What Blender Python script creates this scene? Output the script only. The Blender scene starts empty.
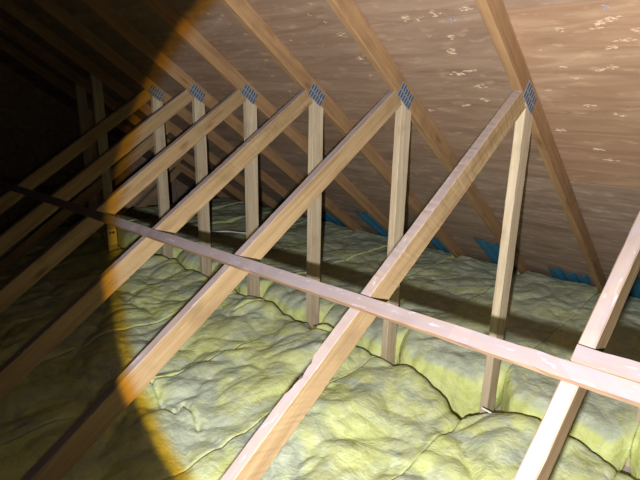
import bpy, bmesh, math, random
import numpy as np
from mathutils import Vector, Matrix

# ------------------------------------------------------------------ camera
EYE = 1.65                                   # eye height above the ceiling board (floor of the attic)
YAW, PITCH, ROLL, FPX = 0.8142, 0.2770, 0.0206, 497.47
fh = Vector((-math.cos(YAW), math.sin(YAW), 0)); rt = Vector((fh.y, -fh.x, 0)); zz = Vector((0, 0, 1))
F = math.cos(PITCH)*fh - math.sin(PITCH)*zz
U0 = math.sin(PITCH)*fh + math.cos(PITCH)*zz
R = math.cos(ROLL)*rt + math.sin(ROLL)*U0
U = -math.sin(ROLL)*rt + math.cos(ROLL)*U0
CAM = Vector((0, 0, EYE))
sc = bpy.context.scene
COL = sc.collection
cd = bpy.data.cameras.new('camera'); cam = bpy.data.objects.new('camera', cd); COL.objects.link(cam)
cd.sensor_width = 36; cd.lens = FPX/640*36; cd.clip_start = 0.02
cam.matrix_world = Matrix(((R.x, U.x, -F.x, CAM.x), (R.y, U.y, -F.y, CAM.y), (R.z, U.z, -F.z, CAM.z), (0, 0, 0, 1)))
sc.camera = cam

# ------------------------------------------------------------------ world, torch light, exposure
w = bpy.data.worlds.new('world'); sc.world = w; w.use_nodes = True
w.node_tree.nodes['Background'].inputs[0].default_value = (0.9, 0.95, 1.0, 1)
w.node_tree.nodes['Background'].inputs[1].default_value = 0.0022
sc.view_settings.view_transform = 'Standard'; sc.view_settings.look = 'None'
sc.view_settings.exposure = 0.22; sc.view_settings.gamma = 1.0; sc.view_settings.use_curve_mapping = False

TORCH = Vector((-0.023, -0.065, EYE-0.092))            # hand torch held just below and left of the lens
BEAM = (F + R*((444-320)/FPX) + U*((240-232)/FPX)).normalized()
def spot(name, half_deg, blend, watts, colour, size=0.012):
    d = bpy.data.lights.new(name, 'SPOT'); d.energy = watts; d.color = colour
    d.spot_size = math.radians(2*half_deg); d.spot_blend = blend; d.shadow_soft_size = size
    o = bpy.data.objects.new(name, d); COL.objects.link(o)
    o.location = TORCH; o.rotation_euler = BEAM.to_track_quat('-Z', 'Y').to_euler()
    return o
spot('torch_beam', 35.7, 0.085, 260, (0.30, 0.62, 1.0))
spot('torch_beam_rim', 36.6, 0.05, 198, (1.0, 0.57, 0.02))
spot('torch_spill', 78, 0.5, 6.8, (1.0, 0.93, 0.80))

# ------------------------------------------------------------------ building geometry (metres, from the eye)
SP = 0.61
X1 = -0.846
RA, RM = 1.6261+EYE, 0.7176          # roof underside: z = RA - RM*y
DB, DS = -1.4187+EYE, 0.6625         # lower edge of the diagonal webs: z = DB + DS*y
PY = 2.1088                          # near edge of the posts
TH, WD = 0.038, 0.089
def TX(k): return X1 - SP*k - (0.008 if k == -1 else 0)          # +X face of truss k
def roofz(y): return RA - RM*y
RC = math.sqrt(1+RM*RM)
def chordz(y): return RA - WD*RC - RM*y
def ray(u, v): return F + R*((u-320)/FPX) + U*((240-v)/FPX)
def on_roof(u, v):
    d = ray(u, v); t = (RA-EYE)/(d.z + RM*d.y); return CAM + d*t
def on_z(u, v, z):
    d = ray(u, v); return CAM + d*((z-EYE)/d.z)

# ------------------------------------------------------------------ helpers
def tag(o, label=None, cat=None, group=None, kind=None):
    if label: o['label'] = label
    if cat: o['category'] = cat
    if group: o['group'] = group
    if kind: o['kind'] = kind
    return o
def empty(name, loc=(0, 0, 0)):
    o = bpy.data.objects.new(name, None); COL.objects.link(o); o.location = loc
    o.empty_display_size = 0.1
    return o
def mesh_obj(name, verts, faces, mat, parent=None, smooth=False):
    me = bpy.data.meshes.new(name); me.from_pydata([tuple(v) for v in verts], [], faces); me.update()
    if smooth: me.polygons.foreach_set('use_smooth', [True]*len(me.polygons))
    if mat: me.materials.append(mat)
    o = bpy.data.objects.new(name, me); COL.objects.link(o)
    if parent: o.parent = parent
    return o

# ---- numpy gradient noise
def _h(ix, iy, seed):
    n = (ix.astype(np.int64)*374761393 + iy.astype(np.int64)*668265263 + seed*982451653) & 0x7fffffff
    n = ((n ^ (n >> 13))*1274126177) & 0x7fffffff
    n = n ^ (n >> 16)
    a = (n % 4096)/4096.0*2*np.pi
    return np.cos(a), np.sin(a)
def noise(x, y, seed=0):
    x = np.asarray(x, float); y = np.asarray(y, float)
    ix = np.floor(x); iy = np.floor(y); fx = x-ix; fy = y-iy
    s = lambda t: t*t*t*(t*(t*6-15)+10)
    def g(dx, dy):
        a, b = _h(ix+dx, iy+dy, seed); return a*(fx-dx)+b*(fy-dy)
    u = s(fx); v = s(fy)
    return 1.5*((g(0, 0)*(1-u)+g(1, 0)*u)*(1-v)+(g(0, 1)*(1-u)+g(1, 1)*u)*v)

# ------------------------------------------------------------------ materials
def mat(name):
    m = bpy.data.materials.new(name); m.use_nodes = True
    nt = m.node_tree; b = nt.nodes['Principled BSDF']
    return m, nt, b
def N(nt, t, **kw):
    n = nt.nodes.new(t)
    for k, v in kw.items(): setattr(n, k, v)
    return n
def ramp(nt, stops):
    n = N(nt, 'ShaderNodeValToRGB'); e = n.color_ramp.elements
    while len(e) < len(stops): e.new(0.5)
    for el, (p, c) in zip(e, stops):
        el.position = p; el.color = (c[0], c[1], c[2], 1)
    return n
def mixc(nt, a, b, f, blend='MIX'):
    n = N(nt, 'ShaderNodeMix', data_type='RGBA', blend_type=blend)
    for sock, v in ((n.inputs[6], a), (n.inputs[7], b), (n.inputs[0], f)):
        if isinstance(v, bpy.types.NodeSocket): nt.links.new(v, sock)
        elif isinstance(v, (int, float)): sock.default_value = v
        else: sock.default_value = (v[0], v[1], v[2], 1)
    return n.outputs[2]
def coords(nt, scale, offset_random=True):
    tc = N(nt, 'ShaderNodeTexCoord'); mp = N(nt, 'ShaderNodeMapping')
    nt.links.new(tc.outputs['Object'], mp.inputs['Vector'])
    mp.inputs['Scale'].default_value = scale
    if offset_random:
        oi = N(nt, 'ShaderNodeObjectInfo'); mu = N(nt, 'ShaderNodeMath', operation='MULTIPLY'); mu.inputs[1].default_value = 37.0
        nt.links.new(oi.outputs['Random'], mu.inputs[0]); nt.links.new(mu.outputs[0], mp.inputs['Location'])
    return mp.outputs[0]
def nz(nt, vec, scale, detail=4, rough=0.55, dist=0.0):
    n = N(nt, 'ShaderNodeTexNoise'); n.inputs['Scale'].default_value = scale; n.inputs['Detail'].default_value = detail
    n.inputs['Roughness'].default_value = rough; n.inputs['Distortion'].default_value = dist
    if vec is not None: nt.links.new(vec, n.inputs['Vector'])
    return n.outputs['Fac']
def maprange(nt, v, a, b, c=0., d=1.):
    n = N(nt, 'ShaderNodeMapRange'); n.inputs[1].default_value = a; n.inputs[2].default_value = b
    n.inputs[3].default_value = c; n.inputs[4].default_value = d
    nt.links.new(v, n.inputs[0]); return n.outputs[0]
def mul(nt, a, b):
    n = N(nt, 'ShaderNodeMath', operation='MULTIPLY')
    for s, v in zip(n.inputs, (a, b)):
        if isinstance(v, bpy.types.NodeSocket): nt.links.new(v, s)
        else: s.default_value = v
    return n.outputs[0]
def bump(nt, b, h, strength, dist):
    n = N(nt, 'ShaderNodeBump'); n.inputs['Strength'].default_value = strength; n.inputs['Distance'].default_value = dist
    nt.links.new(h, n.inputs['Height']); nt.links.new(n.outputs[0], b.inputs['Normal'])

def lumber(name, dark, light, dust=(0.56, 0.50, 0.56), dust_amt=0.8, knots=True):
    """sawn softwood; length along local X; grey dust lying on faces that look up"""
    m, nt, b = mat(name)
    v = coords(nt, (0.9, 14, 14))
    grain = nz(nt, v, 2.2, 6, 0.6, 0.6)
    col = ramp(nt, [(0.28, dark), (0.5, tuple((p+q)/2 for p, q in zip(dark, light))), (0.72, light)])
    nt.links.new(grain, col.inputs[0])
    v2 = coords(nt, (1, 1, 1))
    blot = nz(nt, v2, 5.5, 3, 0.5)
    c = mixc(nt, col.outputs[0], tuple(0.62*x for x in dark), maprange(nt, blot, 0.56, 0.78, 0, 0.55))
    if knots:
        v3 = coords(nt, (3.2, 11, 11))
        vo = N(nt, 'ShaderNodeTexVoronoi'); vo.inputs['Scale'].default_value = 1.0; nt.links.new(v3, vo.inputs['Vector'])
        k = maprange(nt, vo.outputs['Distance'], 0.06, 0.2, 1, 0)
        c = mixc(nt, c, (0.19, 0.085, 0.03), mul(nt, k, 0.75))
    fine = nz(nt, coords(nt, (2, 40, 40)), 5, 3)
    c = mixc(nt, c, tuple(min(1, 1.35*x) for x in light), maprange(nt, fine, 0.62, 0.8, 0, 0.5))
    ge = N(nt, 'ShaderNodeNewGeometry'); sx = N(nt, 'ShaderNodeSeparateXYZ'); nt.links.new(ge.outputs['True Normal'], sx.inputs[0])
    up = maprange(nt, sx.outputs[2], 0.35, 0.75)
    dn = maprange(nt, nz(nt, coords(nt, (3, 9, 9)), 4, 4), 0.25, 0.6, 0.55, 1.0)
    c = mixc(nt, c, dust, mul(nt, mul(nt, up, dn), dust_amt))
    fl = nz(nt, coords(nt, (7, 22, 22)), 3.0, 3)
    c = mixc(nt, c, tuple(min(1, 1.7*x) for x in dust), mul(nt, up, maprange(nt, fl, 0.62, 0.72, 0, 0.7)))
    nt.links.new(c, b.inputs['Base Color'])
    b.inputs['Roughness'].default_value = 0.8; b.inputs['Specular IOR Level'].default_value = 0.2
    bump(nt, b, grain, 0.25, 0.003)
    return m
M_CHORD = lumber('chord_pine', (0.25, 0.14, 0.072), (0.40, 0.245, 0.125))
M_DIAG = lumber('web_pine', (0.25, 0.155, 0.075), (0.45, 0.315, 0.175), dust=(0.30, 0.25, 0.28))
M_POST = lumber('post_spruce', (0.40, 0.305, 0.205), (0.66, 0.545, 0.40), knots=False)
M_BRACE = lumber('brace_weathered', (0.22, 0.13, 0.08), (0.34, 0.23, 0.16), dust=(0.25, 0.208, 0.23), dust_amt=0.92)
M_JOIST = lumber('joist_pine', (0.30, 0.18, 0.08), (0.45, 0.29, 0.14))

def plywood(name, a, b_, c_):
    m, nt, b = mat(name)
    v = coords(nt, (1.1, 9, 9))
    g = nz(nt, v, 1.6, 6, 0.62, 0.9)
    col = ramp(nt, [(0.30, a), (0.50, b_), (0.70, c_)]); nt.links.new(g, col.inputs[0])
    v2 = coords(nt, (1.6, 5, 5)); bl = nz(nt, v2, 2.0, 4, 0.6, 0.5)
    c = mixc(nt, col.outputs[0], tuple(0.6*x for x in a), maprange(nt, bl, 0.56, 0.8, 0, 0.4))
    v3 = coords(nt, (4, 10, 10)); sp = nz(nt, v3, 2.6, 3, 0.5)
    c = mixc(nt, c, tuple(min(1, 1.5*x) for x in c_), maprange(nt, sp, 0.58, 0.76, 0, 0.5))
    nt.links.new(c, b.inputs['Base Color']); b.inputs['Roughness'].default_value = 0.75
    b.inputs['Specular IOR Level'].default_value = 0.22
    bump(nt, b, g, 0.35, 0.004)
    return m
M_PLY = [plywood('plywood_tan', (0.29, 0.17, 0.108), (0.36, 0.22, 0.142), (0.45, 0.295, 0.20)),
         plywood('plywood_brown', (0.235, 0.15, 0.105), (0.295, 0.195, 0.14), (0.37, 0.255, 0.19)),
         plywood('plywood_grey_brown', (0.25, 0.172, 0.13), (0.325, 0.23, 0.175), (0.44, 0.33, 0.26))]
def plain(name, c, rough=0.6, metal=0.0, var=0.25, scale=40, spec=0.5):
    m, nt, b = mat(name)
    n = nz(nt, coords(nt, (1, 1, 1)), scale, 3)
    cc = mixc(nt, tuple(x*(1-var) for x in c), tuple(min(1, x*(1+var)) for x in c), n)
    nt.links.new(cc, b.inputs['Base Color']); b.inputs['Roughness'].default_value = rough; b.inputs['Metallic'].default_value = metal
    b.inputs['Specular IOR Level'].default_value = spec
    return m
M_SPLINT = plain('torn_wood_fibre', (0.47, 0.34, 0.235), 0.8)
M_STEEL = plain('galvanised_steel', (0.27, 0.31, 0.41), 0.5, 0.3, 0.3, 90)
M_SLOT = plain('plate_slot_shadow', (0.07, 0.075, 0.10), 0.7, 0.2)
M_NAIL = plain('nail_steel', (0.55, 0.60, 0.75), 0.35, 0.7)
M_BAFFLE = plain('blue_foam', (0.035, 0.175, 0.31), 0.6, 0, 0.3, 25)
M_BOARD = plain('ceiling_board_paper', (0.30, 0.29, 0.31), 0.9, 0, 0.2, 8)
M_CABLE = plain('white_sheath', (0.80, 0.80, 0.82), 0.4)
M_STICK = plain('sticker_paper', (0.80, 0.74, 0.58), 0.6, 0, 0.06)
M_INK = plain('dark_ink', (0.06, 0.05, 0.05), 0.7)

def insulation():
    m, nt, b = mat('glass_fibre')
    v = coords(nt, (1, 1, 1), False)
    big = nz(nt, v, 3.2, 5, 0.6, 0.8); med = nz(nt, v, 11, 5, 0.65, 1.0); fine = nz(nt, v, 70, 4, 0.7)
    yel = ramp(nt, [(0.3, (0.54, 0.58, 0.19)), (0.5, (0.65, 0.69, 0.28)), (0.7, (0.74, 0.78, 0.41))]); nt.links.new(med, yel.inputs[0])
    gry = ramp(nt, [(0.3, (0.38, 0.42, 0.315)), (0.55, (0.52, 0.565, 0.43)), (0.75, (0.70, 0.73, 0.58))]); nt.links.new(med, gry.inputs[0])
    ge = N(nt, 'ShaderNodeNewGeometry'); sx = N(nt, 'ShaderNodeSeparateXYZ'); nt.links.new(ge.outputs['Normal'], sx.inputs[0])
    up = maprange(nt, sx.outputs[2], 0.45, 0.85)
    f = mul(nt, up, maprange(nt, big, 0.43, 0.60, 0.1, 1.0))
    at = N(nt, 'ShaderNodeAttribute', attribute_type='OBJECT', attribute_name='dust')
    f2 = N(nt, 'ShaderNodeMath', operation='ADD', use_clamp=True); nt.links.new(f, f2.inputs[0])
    nt.links.new(mul(nt, up, at.outputs['Fac']), f2.inputs[1])
    c = mixc(nt, yel.outputs[0], gry.outputs[0], f2.outputs[0])
    c = mixc(nt, c, (0.80, 0.82, 0.66), maprange(nt, fine, 0.60, 0.78, 0, 0.4))
    nt.links.new(c, b.inputs['Base Color']); b.inputs['Roughness'].default_value = 0.95
    b.inputs['Specular IOR Level'].default_value = 0.1
    h = N(nt, 'ShaderNodeMath', operation='MULTIPLY_ADD'); nt.links.new(fine, h.inputs[0]); h.inputs[1].default_value = 0.35; nt.links.new(med, h.inputs[2])
    wr = N(nt, 'ShaderNodeTexVoronoi', feature='DISTANCE_TO_EDGE'); wr.inputs['Scale'].default_value = 1.0
    dv = N(nt, 'ShaderNodeVectorMath', operation='MULTIPLY_ADD'); dn = N(nt, 'ShaderNodeTexNoise'); dn.inputs['Scale'].default_value = 9; dn.inputs['Detail'].default_value = 3
    nt.links.new(v, dn.inputs['Vector']); nt.links.new(dn.outputs['Color'], dv.inputs[0]); dv.inputs[1].default_value = (2.4, 2.4, 2.4)
    sv = N(nt, 'ShaderNodeVectorMath', operation='MULTIPLY'); nt.links.new(v, sv.inputs[0]); sv.inputs[1].default_value = (8, 6, 6)
    nt.links.new(sv.outputs[0], dv.inputs[2]); nt.links.new(dv.outputs[0], wr.inputs['Vector'])
    crk = maprange(nt, wr.outputs['Distance'], 0.0, 0.20, -0.22, 0.0)
    hh = N(nt, 'ShaderNodeMath', operation='ADD'); nt.links.new(h.outputs[0], hh.inputs[0]); nt.links.new(crk, hh.inputs[1])
    bump(nt, b, hh.outputs[0], 0.5, 0.016)
    return m
M_INS = insulation()

# ------------------------------------------------------------------ structure: floor, roof deck, end wall
def box(name, lo, hi, m, parent=None):
    (x0, y0, z0), (x1, y1, z1) = lo, hi
    v = [(x0, y0, z0), (x1, y0, z0), (x1, y1, z0), (x0, y1, z0), (x0, y0, z1), (x1, y0, z1), (x1, y1, z1), (x0, y1, z1)]
    f = [(0, 3, 2, 1), (4, 5, 6, 7), (0, 1, 5, 4), (1, 2, 6, 5), (2, 3, 7, 6), (3, 0, 4, 7)]
    return mesh_obj(name, v, f, m, parent)
XE = -6.75
tag(box('floor', (XE, -1.6, -0.013), (1.0, 5.0, 0.0), M_BOARD), 'ceiling board under the insulation batts', kind='structure')

deck = empty('ceiling', (0, 0, 0)); tag(deck, 'plywood roof deck sloping down to the eaves', kind='structure')
th = math.atan(RM)
ROWS = [(-0.62, 0.84), (0.84, 1.83), (1.83, 2.82), (2.82, 3.81), (3.81, 4.85)]
CUTS = [[-2, 2, 6], [-2, 2, 6], [-4, 0, 4, 8], [-2, 2, 6], [-4, 0, 4, 8]]
TINT = {(2, 0): 0, (2, 1): 1, (2, 2): 1, (2, 3): 2}
sheets = []
rng = random.Random(4)
for r, (y0, y1) in enumerate(ROWS):
    xs = [1.0] + [TX(k)-0.019 for k in CUTS[r] if XE < TX(k) < 1.0] + [XE]
    for c, (xa, xb) in enumerate(zip(xs[:-1], xs[1:])):
        x0, x1 = xb+0.0015, xa-0.0015
        L = (y1-y0)*RC-0.003
        v = [(0, 0, 0), (x1-x0, 0, 0), (x1-x0, L, 0), (0, L, 0)]
        v += [(x, y, 0.0125) for x, y, z in v]
        f = [(0, 3, 2, 1), (4, 5, 6, 7), (0, 1, 5, 4), (1, 2, 6, 5), (2, 3, 7, 6), (3, 0, 4, 7)]
        t = TINT.get((r, c), 2 if r >= 3 else (0 if c == 0 else 1))
        o = mesh_obj('plywood_sheet', v, f, M_PLY[t], deck)
        o.location = (x0, y0+0.0015/RC, roofz(y0+0.0015/RC)); o.rotation_euler = (-th, 0, 0)
        sheets.append((o, x0, x1, y0, y1))

# torn wood where roofing nails broke through the deck, and two bright nail points
def sheet_at(p):
    for s in sheets:
        if s[1] <= p.x <= s[2] and s[3] <= p.y <= s[4]: return s
spots = [(407, 19, 6), (417, 19, 4), (434, 14, 6), (467, 9, 6), (429, 36, 3), (452, 37, 6), (450, 51, 7), (458, 74, 6), (470, 71, 6),
         (479, 86, 6), (484, 100, 5), (467, 105, 5), (557, 30, 7), (600, 22, 6), (610, 19, 7), (594, 29, 5), (614, 47, 7), (625, 40, 6),
         (563, 67, 5), (576, 78, 4), (600, 70, 5), (612, 67, 5), (636, 30, 5), (311, 4, 4), (310, 15, 3), (340, 34, 5), (346, 37, 3), (359, 58, 6),
         (325, 22, 3), (266, 60, 3), (272, 76, 3), (290, 92, 3), (245, 34, 3), (222, 15, 3), (228, 24, 2.5), (207, 14, 3), (216, 43, 2.5),
         (505, 130, 5), (560, 130, 5), (590, 105, 5), (620, 115, 6), (595, 150, 5), (540, 50, 3), (548, 90, 3), (370, 75, 3), (290, 40, 2.5), (430, 110, 4), (610, 160, 5)]
per = {}
for u, v, px in spots:
    p = on_roof(u, v); s = sheet_at(p)
    if not s: continue
    dist = (p-CAM).length
    per.setdefault(s[0].name, (s, []))[1].append((p, px*dist/FPX*0.75))
for s, lst in per.values():
    o = s[0]; inv = (Matrix.Translation(o.location) @ o.rotation_euler.to_matrix().to_4x4()).inverted()
    V, Fc = [], []
    for p, rad in lst:
        q = inv @ p
        for j in range(9):
            a = rng.gauss(-0.15, 0.3); ln = rad*rng.uniform(0.7, 1.7); wd = rad*rng.uniform(0.15, 0.32); ht = rad*rng.uniform(0.06, 0.2)
            cx = q.x+rng.gauss(0, 0.7)*rad; cy = q.y+rng.gauss(0, 0.32)*rad
            dx, dy = math.cos(a)*ln, math.sin(a)*ln; ex, ey = -math.sin(a)*wd, math.cos(a)*wd
            k = len(V)
            V += [(cx-dx*.5, cy-dy*.5, 0.001), (cx+ex, cy+ey, 0.001), (cx+dx*.5, cy+dy*.5, 0.001), (cx-ex, cy-ey, 0.001),
                  (cx+dx*.2*rng.uniform(-1, 1), cy+dy*.2, -ht), (cx+dx*.35, cy+dy*.35, -ht*rng.uniform(.5, 1))]
            Fc += [(k, k+1, k+4), (k+1, k+2, k+5), (k+1, k+5, k+4), (k+2, k+3, k+5), (k+3, k, k+4), (k+3, k+4, k+5)]
    tag(mesh_obj('splinters', V, Fc, M_SPLINT, o), 'pale torn wood around nail holes', kind='stuff')
for u, v in ((453, 19), (606, 5)):
    p = on_roof(u, v); s = sheet_at(p); o = s[0]
    inv = (Matrix.Translation(o.location) @ o.rotation_euler.to_matrix().to_4x4()).inverted(); q = inv @ p
    V, Fc = [], []
    for i in range(8):
        a = i*math.pi/4; V.append((0.0035*math.cos(a), 0.0035*math.sin(a), 0.0)); 
    for i in range(8):
        a = i*math.pi/4; V.append((0.003*math.cos(a), 0.003*math.sin(a), -0.014))
    V.append((0, 0, -0.024))
    for i in range(8):
        j = (i+1) % 8; Fc += [(i, j, 8+j, 8+i), (8+i, 8+j, 16)]
    for i in range(4):                       # flared petals of the burst ply around the point
        a = i*math.pi/2+0.5; k = len(V)
        V += [(0.004*math.cos(a-.5), 0.004*math.sin(a-.5), -.002), (0.004*math.cos(a+.5), 0.004*math.sin(a+.5), -.002), (0.017*math.cos(a), 0.017*math.sin(a), -.005), (0.006*math.cos(a), .006*math.sin(a), -.007)]
        Fc += [(k, k+1, k+2), (k, k+3, k+1), (k+1, k+3, k+2), (k+3, k, k+2)]
    n = mesh_obj('roofing_nail', V, Fc, M_NAIL, o); n.location = q; n['label'] = 'bright steel nail point through the deck'

# end wall of dark boards at the far end
wall = empty('wall_end', (XE, 0, 0)); tag(wall, 'dark boarded wall closing the far end of the attic', kind='structure')
y = -1.2; i = 0
while y < 4.6:
    y2 = min(y+0.19, 4.6)
    v = []
    for x in (-0.03, 0.0 - 0.004*(i % 3)):
        v += [(x, y+.002, 0), (x, y2-.002, 0), (x, y2-.002, max(.05, roofz(y2)-.01)), (x, y+.002, max(.05, min(roofz(y)-.01, 3.4)))]
    f = [(0, 3, 2, 1), (4, 5, 6, 7), (0, 1, 5, 4), (1, 2, 6, 5), (2, 3, 7, 6), (3, 0, 4, 7)]
    mesh_obj('plank', v, f, M_PLY[2], wall); y = y2; i += 1
# plywood skin nailed over the upper part of it, its lower edge cut on the slope
v = []
for x in (0.002, 0.016):
    v += [(x, 0.6, EYE-1.05), (x, 2.42, EYE+0.33), (x, 1.2, roofz(1.2)-.02), (x, 0.6, roofz(.6)-.02)]
mesh_obj('plywood_sheet', v, [(0, 1, 2, 3), (4, 7, 6, 5), (0, 4, 5, 1), (1, 5, 6, 2), (2, 6, 7, 3), (3, 7, 4, 0)], M_PLY[0], wall)

# ------------------------------------------------------------------ lumber members
def member(name, parent, lo0, lo1, hi0, hi1, m, seed, thick=TH, wane=None, rough=0.0005):
    """board in a truss plane: lower edge lo0->lo1, upper edge hi0->hi1, points are (y, z) in world;
    thickness runs from the truss plane to -X. Local X runs along the board."""
    lo0, lo1, hi0, hi1 = [Vector((0, *p)) for p in (lo0, lo1, hi0, hi1)]
    ax = (lo1-lo0).normalized(); up = Vector((0, -ax.z, ax.y))
    if up.dot(hi0-lo0) < 0: up = -up
    L = (lo1-lo0).length; n = max(4, int(L/(0.012 if wane else 0.045)))
    rg = random.Random(seed); ch = 0.0028
    prof = [(0, ch), (0, 1-ch), (ch, 1), (1-ch, 1), (1, 1-ch), (1, ch), (1-ch, 0), (ch, 0)]
    V, Fc = [], []
    wob = [[rg.gauss(0, rough) for _ in range(n+1)] for _ in range(8)]
    h0, h1 = hi0-lo0, hi1-lo0
    ext = (hi0-lo0).dot(up)
    for i in range(n+1):
        t = i/n
        a = lo0.lerp(lo1, t); b = hi0.lerp(hi1, t)
        for j, (side, hgt) in enumerate([(0, ch), (0, WD-ch), (ch, WD), (thick-ch, WD), (thick, WD-ch), (thick, ch), (thick-ch, 0), (ch, 0)]):
            f = hgt/WD
            q = a.lerp(b, f)
            wv = wob[j][i]
            q = q+up*(wv if hgt in (WD, 0) else 0)
            x = -side+(wv if side in (0, thick) else 0)
            if wane and j in (3, 4):
                t0, t1, dep = wane
                if t0 < t < t1:
                    e = math.sin((t-t0)/(t1-t0)*math.pi)**0.5*dep*rg.uniform(0.55, 1.15)
                    if j == 3: x += e*0.9
                    else: q = q-up*e
            s = (q-lo0).dot(ax); h = (q-lo0).dot(up)
            V.append((s, x, h))
    for i in range(n):
        for j in range(8):
            k = (j+1) % 8
            Fc.append((i*8+j, i*8+k, i*8+8+k, i*8+8+j))
    Fc.append(tuple(range(7, -1, -1))); Fc.append(tuple(n*8+j for j in range(8)))
    o = mesh_obj(name, V, Fc, m, parent)
    bm = bmesh.new(); bm.from_mesh(o.data); bmesh.ops.recalc_face_normals(bm, faces=bm.faces); bm.to_mesh(o.data); bm.free()
    px = parent.location
    base = Vector((0, lo0.y-px.y, lo0.z-px.z))
    mt = Matrix(((0, 1, 0), (ax.y, 0, up.y), (ax.z, 0, up.z))).to_4x4()
    # columns: local x -> ax, local y -> world X, local z -> up
    mt = Matrix(((0, 1, 0, base.x), (ax.y, 0, up.y, base.y), (ax.z, 0, up.z, base.z), (0, 0, 0, 1)))
    if mt.to_3x3().determinant() < 0:      # keep a proper rotation: flip the thickness axis in the mesh instead
        for vert in o.data.vertices: vert.co.y = -vert.co.y
        o.data.flip_normals()
        mt = Matrix(((0, -1, 0, base.x), (ax.y, 0, up.y, base.y), (ax.z, 0, up.z, base.z), (0, 0, 0, 1)))
    o.matrix_local = mt
    return o

_plate = None
def plate(parent, yc, zc, ang):
    """pressed steel nail plate lying on the +X face, long side along the rafter"""
    global _plate
    if _plate is None:
        lx, ly, t = 0.127, 0.076, 0.0016
        nx = 12; V, Fc = [], []
        for side in (0, t):
            for i in range(nx+1):
                for yy in (-ly/2, ly/2):
                    rip = 0.0006*(i % 2) if side else 0
                    V.append((-lx/2+lx*i/nx, yy, side+rip))
        o0 = 2*(nx+1)
        for i in range(nx):
            a = 2*i; Fc += [(a, a+1, a+3, a+2), (o0+a, o0+a+2, o0+a+3, o0+a+1), (a, a+2, o0+a+2, o0+a), (a+1, o0+a+1, o0+a+3, a+3)]
        Fc += [(0, o0, o0+1, 1), (2*nx, 2*nx+1, o0+2*nx+1, o0+2*nx)]
        me = bpy.data.meshes.new('gusset_plate'); me.from_pydata(V, [], Fc); me.materials.append(M_STEEL)
        V, Fc = [], []
        for i in range(6):
            for j in range(2):
                cx = -lx/2+lx*(i+0.5)/6; cy = -ly/2+ly*(j+0.5)/2+(0.002 if i % 2 else -0.002); k = len(V)
                for z in (t, t+0.0012):
                    V += [(cx-.0045, cy-.015, z), (cx+.0045, cy-.015, z), (cx+.0045, cy+.015, z), (cx-.0045, cy+.015, z)]
                Fc += [(k+4, k+5, k+6, k+7), (k, k+1, k+5, k+4), (k+1, k+2, k+6, k+5), (k+2, k+3, k+7, k+6), (k+3, k, k+4, k+7)]
        ms = bpy.data.meshes.new('tooth_slots'); ms.from_pydata(V, [], Fc); ms.materials.append(M_SLOT)
        _plate = (me, ms)
    o = bpy.data.objects.new('gusset_plate', _plate[0]); COL.objects.link(o); o.parent = parent
    s = bpy.data.objects.new('tooth_slots', _plate[1]); COL.objects.link(s); s.parent = o; s['kind'] = 'stuff'
    o['label'] = 'blue-grey pressed steel nail plate with rows of slots'
    ca, sa = math.cos(ang), math.sin(ang)
    l = parent.location
    o.matrix_local = Matrix(((0, 0, 1, 0.0006), (ca, -sa, 0, yc-l.y), (sa, ca, 0, zc-l.z), (0, 0, 0, 1)))
    return o

ORD = ['first', 'second', 'third', 'fourth', 'fifth', 'sixth', 'seventh', 'eighth', 'ninth', 'tenth']
DN = math.sqrt(1+DS*DS)
def truss(k, label):
    t = empty('roof_truss', (TX(k), PY+WD/2, 0)); tag(t, label, 'roof truss', 'wooden roof trusses in a row')
    sd = 100+k*7
    y0, y1 = -0.6, 4.7
    member('top_chord', t, (y0, chordz(y0)), (y1, chordz(y1)), (y0, roofz(y0)-.0005), (y1, roofz(y1)-.0005), M_CHORD, sd)
    member('bottom_chord', t, (-1.5, 0.0), (4.62, 0.0), (-1.5, WD), (4.45, WD), M_JOIST, sd+1)
    # diagonal: bottom cut on the bottom chord, top cut against the top chord and post
    hz = WD*DN
    ytop = (RA-WD*RC-DB-hz)/(DS+RM)
    lo0y = (WD-DB)/DS; hi0y = (WD-DB-hz)/DS
    member('diagonal_web', t, (lo0y, WD), (PY, DB+DS*PY), (hi0y, WD), (ytop, DB+hz+DS*ytop), M_DIAG, sd+2,
           wane=(0.488, 0.532, 0.015) if k == 0 else ((0.60, 0.64, 0.006) if k == 2 else None))
    py = PY+(0.22 if k == -1 else 0)
    member('post', t, (py, WD), (py, chordz(py)), (py+WD, WD), (py+WD, chordz(py+WD)), M_POST, sd+3)
    plate(t, 2.135, EYE+0.020, -th)
    return t
for k in range(-1, 6):
    if k == -1: lab = 'roof truss nearest the camera, its pale sloping web crossing the bottom right corner'
    elif k == 0: lab = 'roof truss with the tallest-looking post, right of centre, chipped sloping web'
    elif k == 5: lab = 'farthest truss with a steel nail plate still in the light beam'
    else: lab = '%s truss from the right among those showing a steel nail plate' % ORD[k]
    truss(k, lab)

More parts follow.
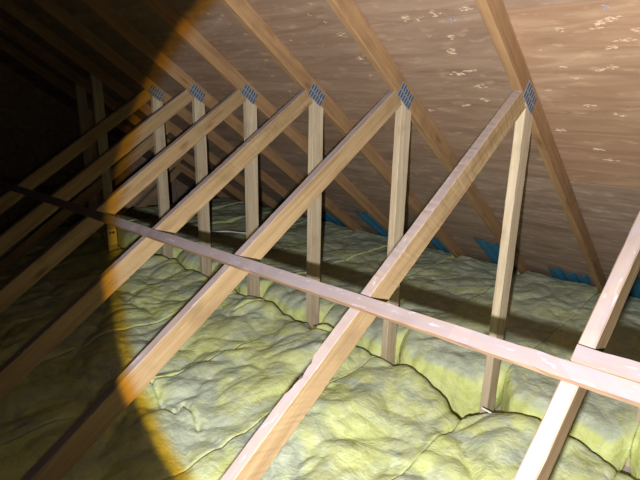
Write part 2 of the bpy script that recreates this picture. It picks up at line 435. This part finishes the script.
# three stepped-down hip trusses in the dark at the far end
far_labels = ['hip truss whose tall post carries a pale paper sticker', 'dim hip truss between the stickered post and the rearmost truss', 'rearmost hip truss, dim in the dark at the left']
far = []
for i, (k, db, ds, py) in enumerate(((6, -2.11, 0.68, 1.885), (7, -2.88, 0.705, 1.985), (8, -3.52, 0.75, 2.28))):
    t = empty('roof_truss', (TX(k), PY, 0)); tag(t, far_labels[i], 'roof truss', 'hip trusses at the far end'); far.append(t)
    sd = 300+i*9; db += EYE
    member('top_chord', t, (-0.6, chordz(-.6)), (4.7, chordz(4.7)), (-0.6, roofz(-.6)-.0005), (4.7, roofz(4.7)-.0005), M_CHORD, sd)
    member('bottom_chord', t, (-1.5, 0.0), (4.62, 0.0), (-1.5, WD), (4.45, WD), M_JOIST, sd+1)
    hz = WD*math.sqrt(1+ds*ds); yt = (RA-WD*RC-db-hz)/(ds+RM); yl = (RA-WD*RC-db)/(ds+RM)
    member('diagonal_web', t, ((WD-db)/ds, WD), (yl, db+ds*yl), ((WD-db-hz)/ds, WD), (yt, db+hz+ds*yt), M_DIAG, sd+2)
    member('post', t, (py, WD), (py, chordz(py)), (py+WD, WD), (py+WD, chordz(py+WD)), M_POST, sd+3)
# sticker on the eighth truss's post
st = far[0]; l = st.location
zc = EYE-1.29
s = box('sticker', (0.001, 1.887-l.y, zc-.075), (0.0025, 1.972-l.y, zc+.075), M_STICK, st); s['label'] = 'pale paper sticker with a dark printed mark'
for j, (a, b_) in enumerate(((0.018, 0.034), (0.042, 0.066))):
    mk = box('printed_mark', (0.0027, 1.887-l.y+a, zc+.032), (0.0033, 1.887-l.y+b_, zc+.052), M_INK, s)

# ------------------------------------------------------------------ lateral braces lying on the diagonals
BD = 0.0311
def brace(x0, x1, y_at0, width, label, seed, lift=0.0):
    c = 1/DN; tdir = Vector((0, c, DS*c)); nrm = Vector((0, -DS*c, c))
    base = Vector((0, y_at0, DB+WD*DN+DS*y_at0))
    e = Vector((1, BD*c, BD*DS*c)).normalized()
    rg = random.Random(seed); n = int(abs(x1-x0)/0.05); T = 0.019; ch = 0.002
    pr = [(ch, 0), (width-ch, 0), (width, ch), (width, T-ch), (width-ch, T), (ch, T), (0, T-ch), (0, ch)]
    V, Fc = [], []
    for i in range(n+1):
        s = (x1-x0)*i/n
        for j, (a, b_) in enumerate(pr):
            wob = rg.gauss(0, 0.0006)
            chip = 0.0
            if j in (5, 6) and rg.random() < 0.07: chip = rg.uniform(.002, .006)
            V.append((s, a+wob+chip*(j == 6), b_+(wob if j in (3, 4, 5) else 0)-chip*(j == 5)))
    for i in range(n):
        for j in range(8):
            k = (j+1) % 8; Fc.append((i*8+j, i*8+k, i*8+8+k, i*8+8+j))
    Fc.append(tuple(range(7, -1, -1))); Fc.append(tuple(n*8+j for j in range(8)))
    o = mesh_obj('lateral_brace', V, Fc, M_BRACE)
    bm = bmesh.new(); bm.from_mesh(o.data); bmesh.ops.recalc_face_normals(bm, faces=bm.faces); bm.to_mesh(o.data); bm.free()
    loc = base+Vector((1, BD*c, BD*DS*c))*x0+nrm*(lift+0.0012)
    td = (tdir-e*tdir.dot(e)).normalized(); nr = e.cross(td)
    o.matrix_world = Matrix(((e.x, td.x, nr.x, loc.x), (e.y, td.y, nr.y, loc.y), (e.z, td.z, nr.z, loc.z), (0, 0, 0, 1)))
    tag(o, label, 'brace', 'lateral braces across the sloping webs')
    return o
brace(-6.3, 0.45, 1.092, 0.0454, 'long dusty lateral brace running across all the sloping webs', 5)
brace(TX(-1)-0.030, 0.45, 1.092+0.0475/DN, 0.046, 'short overlapping brace end lying beside the long brace at right edge', 6)

# ------------------------------------------------------------------ insulation batts
def wig(k, y):
    return 0.011*noise(y*2.3, 0*y+k*3.7, 11)+0.005*noise(y*9, 0*y+k*5.1, 12)
def gap(k, y):
    g = 0.0006+0.004*np.clip(noise(y*3.1, 0*y+k*9.3, 13)-.25, 0, 1)
    g = np.where(y < 0.22, 0.056, g)
    g = g+0.05*np.clip((y-3.86)/0.1, 0, 1)
    if k >= 6: g = 0*g+0.056
    if k == 0: g = g+0.075*np.exp(-((y-2.13)/0.13)**2)+0.02*np.exp(-((y-1.75)/0.12)**2)
    if k == 2: g = g+0.030*np.exp(-((y-1.08)/0.11)**4)
    return g
def lumps(x, y):
    wx = x+0.10*noise(x*2.0, y*2.0, 31); wy = y+0.10*noise(x*2.0, y*2.0, 32)
    h = 0.028*noise(x*1.5, y*1.3, 21)
    h += 0.055*(np.abs(noise(wx*2.6, wy*2.2, 22))**0.8-0.3)
    h += 0.024*(np.abs(noise(wx*6.0+3, wy*5.0, 23))**0.9-0.25)
    h += 0.0035*noise(wx*17, wy*15, 24)+0.0015*noise(x*38, y*36, 25)
    return h
TEARS = [([(147, 380), (158, 392), (164, 406), (176, 411), (183, 401), (196, 413), (198, 425)], 0.009, 0.028),
         ([(236, 312), (270, 306), (303, 299), (309, 318), (313, 336), (330, 341)], 0.014, 0.05)]
TEARS = [([on_z(u, v, EYE-1.375) for u, v in pts], w_, d_) for pts, w_, d_ in TEARS]
def tears(X, Y):
    g = 0*X
    for pts, w_, d_ in TEARS:
        best = 0*X+9
        for a, b_ in zip(pts[:-1], pts[1:]):
            dx, dy = b_.x-a.x, b_.y-a.y; t = np.clip(((X-a.x)*dx+(Y-a.y)*dy)/(dx*dx+dy*dy), 0, 1)
            best = np.minimum(best, np.hypot(X-a.x-t*dx, Y-a.y-t*dy))
        g = np.maximum(g, d_*np.exp(-(best/w_)**2))
    return g
def batt(k, where, nx, ny, label):
    """batt in the bay between truss k-1 (right) and truss k (left)"""
    rg = random.Random(k*17+(3 if where == 'back' else 0))
    u = np.linspace(0, 1, nx); v = np.linspace(0, 1, ny); Uu, Vv = np.meshgrid(u, v)
    dC = np.minimum(Uu, 1-Uu)*SP
    if where == 'front':
        ys = -0.9+0*Uu; ye = 2.085+0.045*noise(Uu*2.2+k*7.3, 0*Uu, 41)+0.016*noise(Uu*8+k*3.3, 0*Uu, 43)-0.02-0.012*np.exp(-(dC/.05)**2)
        if k == 0 or k == 1:
            d0 = (Uu if k == 0 else 1-Uu)*SP; ye = ye-(0.07 if k == 0 else 0.17)*np.exp(-(d0/.15)**2)
        H, r_s, r_e = 0.275+rg.uniform(-.004, .004), 0.014, 0.07
        if k >= 6: H = 0.19
    else:
        ys = 2.140+0.035*noise(Uu*2.4+k*5.1, 0*Uu, 42)+0.012*noise(Uu*9+k*2.1, 0*Uu, 44)+0.10*np.exp(-(dC/.045)**2)+rg.uniform(0, .03)
        if k in (0, 1):
            d0 = (Uu if k == 0 else 1-Uu)*SP; ys = ys+0.05*np.exp(-(d0/.12)**2)
        ye = 4.34+0*Uu
        H, r_s, r_e = 0.296+rg.uniform(-.012, .012), 0.014, rg.uniform(.08, .15)
    Y = ys+(ye-ys)*Vv
    xl = TX(k)-0.019+wig(k, Y)+gap(k, Y)/2; xr = TX(k-1)-0.019+wig(k-1, Y)-gap(k-1, Y)/2
    if k == -1: xr = 0*Y+TX(k-1)-0.03
    X = xl+(xr-xl)*Uu
    h = H+lumps(X+rg.uniform(-.0, .0), Y)
    if where == 'back':
        h = h+0.030*np.exp(-((Y-2.45)/.3)**2)-0.3*lumps(X, Y)
    if where == 'front':
        h = h+0.05*noise(X*3.1+9, Y*0.7, 81)*np.exp(-((Y-2.0)/.45)**2)+0.055*np.exp(-((Y-1.95)/.28)**2)*np.clip((TX(1)+.1-X)/.5, 0, 1)*(0.8+0.8*noise(X*2.3, Y*0.5, 82))-0.03*np.exp(-((X-TX(0))/.2)**2-((Y-2.0)/.25)**2)
    def rnd(d, r):
        q = np.clip(1-d/r, 0, 1); return r*(1-np.sqrt(np.clip(1-q*q, 0, 1)))
    sl = 1.6*np.clip(noise(Y*1.7, 0*Y+k*1.37, 51)-.22, 0, 1)
    h = h-rnd(X-xl, r_s)*sl-rnd(xr-X, r_s)*sl-rnd(ye-Y, r_e)-rnd(Y-ys, r_e)
    if where == 'back': h = np.minimum(h, roofz(Y)-0.050-0.006*(1+noise(X*20, Y*20, 61)))
    if where == 'front' and -1 <= k <= 5: h = h-tears(X, Y)
    h = np.maximum(h, 0.06)
    X = X+0.006*noise(X*14, Y*14, 71)*np.clip(dC/.05, 0, 1); 
    P = np.stack([X, Y, h], -1).reshape(-1, 3)
    idx = np.arange(nx*ny).reshape(ny, nx)
    a = idx[:-1, :-1].ravel(); b_ = idx[:-1, 1:].ravel(); c = idx[1:, 1:].ravel(); d = idx[1:, :-1].ravel()
    faces = np.stack([a, b_, c, d], -1)
    ring = np.concatenate([idx[0, :], idx[1:, -1], idx[-1, -2::-1], idx[-2:0:-1, 0]])
    mx = (TX(k)+TX(k-1))/2-0.019
    def lower(z, inset):
        Q = P[ring].copy()
        lim = SP/2-0.019-inset
        Q[:, 0] = np.clip(Q[:, 0], mx-lim, mx+lim); Q[:, 2] = z; return Q
    Q1 = lower(0.055, 0.004); Q1[:, 2] = np.minimum(0.09, P[ring][:, 2]-0.002); Q2 = lower(0.001, 0.006)
    n0 = len(P); m_ = len(ring); r1 = n0+np.arange(m_); r2 = n0+m_+np.arange(m_)
    nxt = np.roll(np.arange(m_), -1)
    f1 = np.stack([ring, r1, r1[nxt], ring[nxt]], -1); f2 = np.stack([r1, r2, r2[nxt], r1[nxt]], -1)
    faces = np.concatenate([faces, f1, f2]); P = np.concatenate([P, Q1, Q2])
    cx, cy = mx, float(Y.mean())
    P = P-np.array([cx, cy, 0])
    me = bpy.data.meshes.new('insulation_batt')
    me.vertices.add(len(P)); me.vertices.foreach_set('co', P.astype(np.float32).ravel())
    me.loops.add(faces.size); me.loops.foreach_set('vertex_index', faces.astype(np.int32).ravel())
    me.polygons.add(len(faces)); me.polygons.foreach_set('loop_start', np.arange(0, faces.size, 4, dtype=np.int32))
    me.update(calc_edges=True); me.validate()
    me.polygons.foreach_set('use_smooth', [True]*len(me.polygons))
    me.materials.append(M_INS)
    o = bpy.data.objects.new('insulation_batt', me); COL.objects.link(o); o.location = (cx, cy, 0)
    o['dust'] = 0.45 if where == 'back' else 0.0
    tag(o, label, 'insulation', 'glass fibre batts between the trusses')
    return o
nm = {-1: 'at the right edge beside the nearest truss', 0: 'between the nearest truss and the post with the deep gap'}
for k in range(-1, 9):
    near = -1 <= k <= 5
    nx, nyf, nyb = (62, 300, 170) if near else (22, 90, 70)
    pos = nm.get(k, 'in bay %s from the right' % ORD[k+1] if k+1 < len(ORD) else '')
    bay = ORD[k+1]+' bay from the right'
    batt(k, 'front', nx, nyf, 'yellow-green glass fibre batt in front of the posts, '+bay)
    batt(k, 'back', nx, nyb, 'greyish dusty glass fibre batt behind the posts by the eaves, '+bay)

# ------------------------------------------------------------------ blue vent baffles under the deck at the eaves
def baffle(k, xc, wd, ytop, label, seed):
    rg = random.Random(seed); n = 26; rows = 9; L = 0.62
    V, Fc = [], []
    for side in (0, 1):
        for j in range(rows):
            for i in range(n+1):
                x = -wd/2+wd*i/n
                s = L*j/(rows-1)
                if j == 0: s += rg.uniform(-.004, .004)+0.014*math.sin(i*0.35+seed)
                ph = (x/wd+0.5)*3 % 1.0
                z = -0.006-0.018*max(0, min(1, (abs(ph-0.5)*-1+0.42)*6))
                V.append((x, s, z-0.003*side+rg.gauss(0, .0008)))
    o1 = rows*(n+1)
    for j in range(rows-1):
        for i in range(n):
            a = j*(n+1)+i; Fc += [(a, a+1, a+n+2, a+n+1), (o1+a, o1+a+n+1, o1+a+n+2, o1+a+1)]
    for i in range(n): Fc.append((i, o1+i, o1+i+1, i+1))
    for j in range(rows-1):
        a = j*(n+1); b_ = a+n; Fc += [(a, a+n+1, o1+a+n+1, o1+a), (b_, o1+b_, o1+b_+n+1, b_+n+1)]
    o = mesh_obj('vent_baffle', V, Fc, M_BAFFLE)
    o.location = (xc, ytop, roofz(ytop)); o.rotation_euler = (-th, 0, 0)
    tag(o, label, 'vent baffle', 'blue foam vent baffles at the eaves')
for k, u0, u1, v in ((-1, 0, 0, 0), (0, 549, 588, 268), (1, 476, 526, 240), (2, 438, 470, 240), (3, 356, 388, 212), (4, 316, 342, 212), (5, 0, 0, 0)):
    kk = k+1 if k >= 0 else 0
    lab = 'blue foam vent baffle at the eaves, %s bay from the right' % ORD[max(0, k+1)]
    if u0:
        a = on_roof(u0, v); b_ = on_roof(u1, v+6)
        xa, xb = min(a.x, b_.x), max(a.x, b_.x)
        print('baffle', k, round(xa, 2), round(xb, 2), round(a.y, 2), 'bay', round(TX(k+1), 2), round(TX(k)-TH, 2))
        lo, hi = TX(k+1)+0.02, TX(k)-TH-0.02
        xa, xb = max(lo, xa), min(hi, xb)
        wd = min(hi-lo, max(0.25, xb-xa)); xc = min(max((xa+xb)/2, lo+wd/2), hi-wd/2)
        baffle(k, xc, wd, a.y-0.05, lab, 40+k)
    else:
        baffle(k, (TX(k+1)+TX(k)-TH)/2, 0.36, 3.86, lab, 40+k)

# ------------------------------------------------------------------ white cables
def tube(name, pts, rad, m, label, cat):
    cu = bpy.data.curves.new(name, 'CURVE'); cu.dimensions = '3D'; cu.bevel_depth = rad; cu.bevel_resolution = 2; cu.use_fill_caps = True
    sp = cu.splines.new('NURBS'); sp.points.add(len(pts)-1); sp.order_u = 3; sp.use_endpoint_u = True
    for p, q in zip(sp.points, pts): p.co = (*q, 1)
    o = bpy.data.objects.new(name, cu); COL.objects.link(o)
    dg = bpy.context.evaluated_depsgraph_get(); me = bpy.data.meshes.new_from_object(o.evaluated_get(dg))
    bpy.data.objects.remove(o); me.name = name
    ob = bpy.data.objects.new(name, me); COL.objects.link(ob); me.materials.clear(); me.materials.append(m)
    tag(ob, label, cat); return ob
a = on_z(482, 408, EYE-1.37); b_ = on_z(505, 423, EYE-1.39)
tube('cable', [a, a.lerp(b_, .4)+Vector((0, 0, .006)), b_, b_+Vector((.02, -.02, -.05))], 0.0045, M_CABLE, 'short white cable end in the gap at the foot of a post', 'cable')
p = [on_z(u, v, EYE-1.29) for u, v in ((203, 229), (214, 232), (228, 231), (240, 233), (250, 233))]
tube('cable', p, 0.007, M_CABLE, 'thin white cable lying on the batts behind the far posts', 'cable')
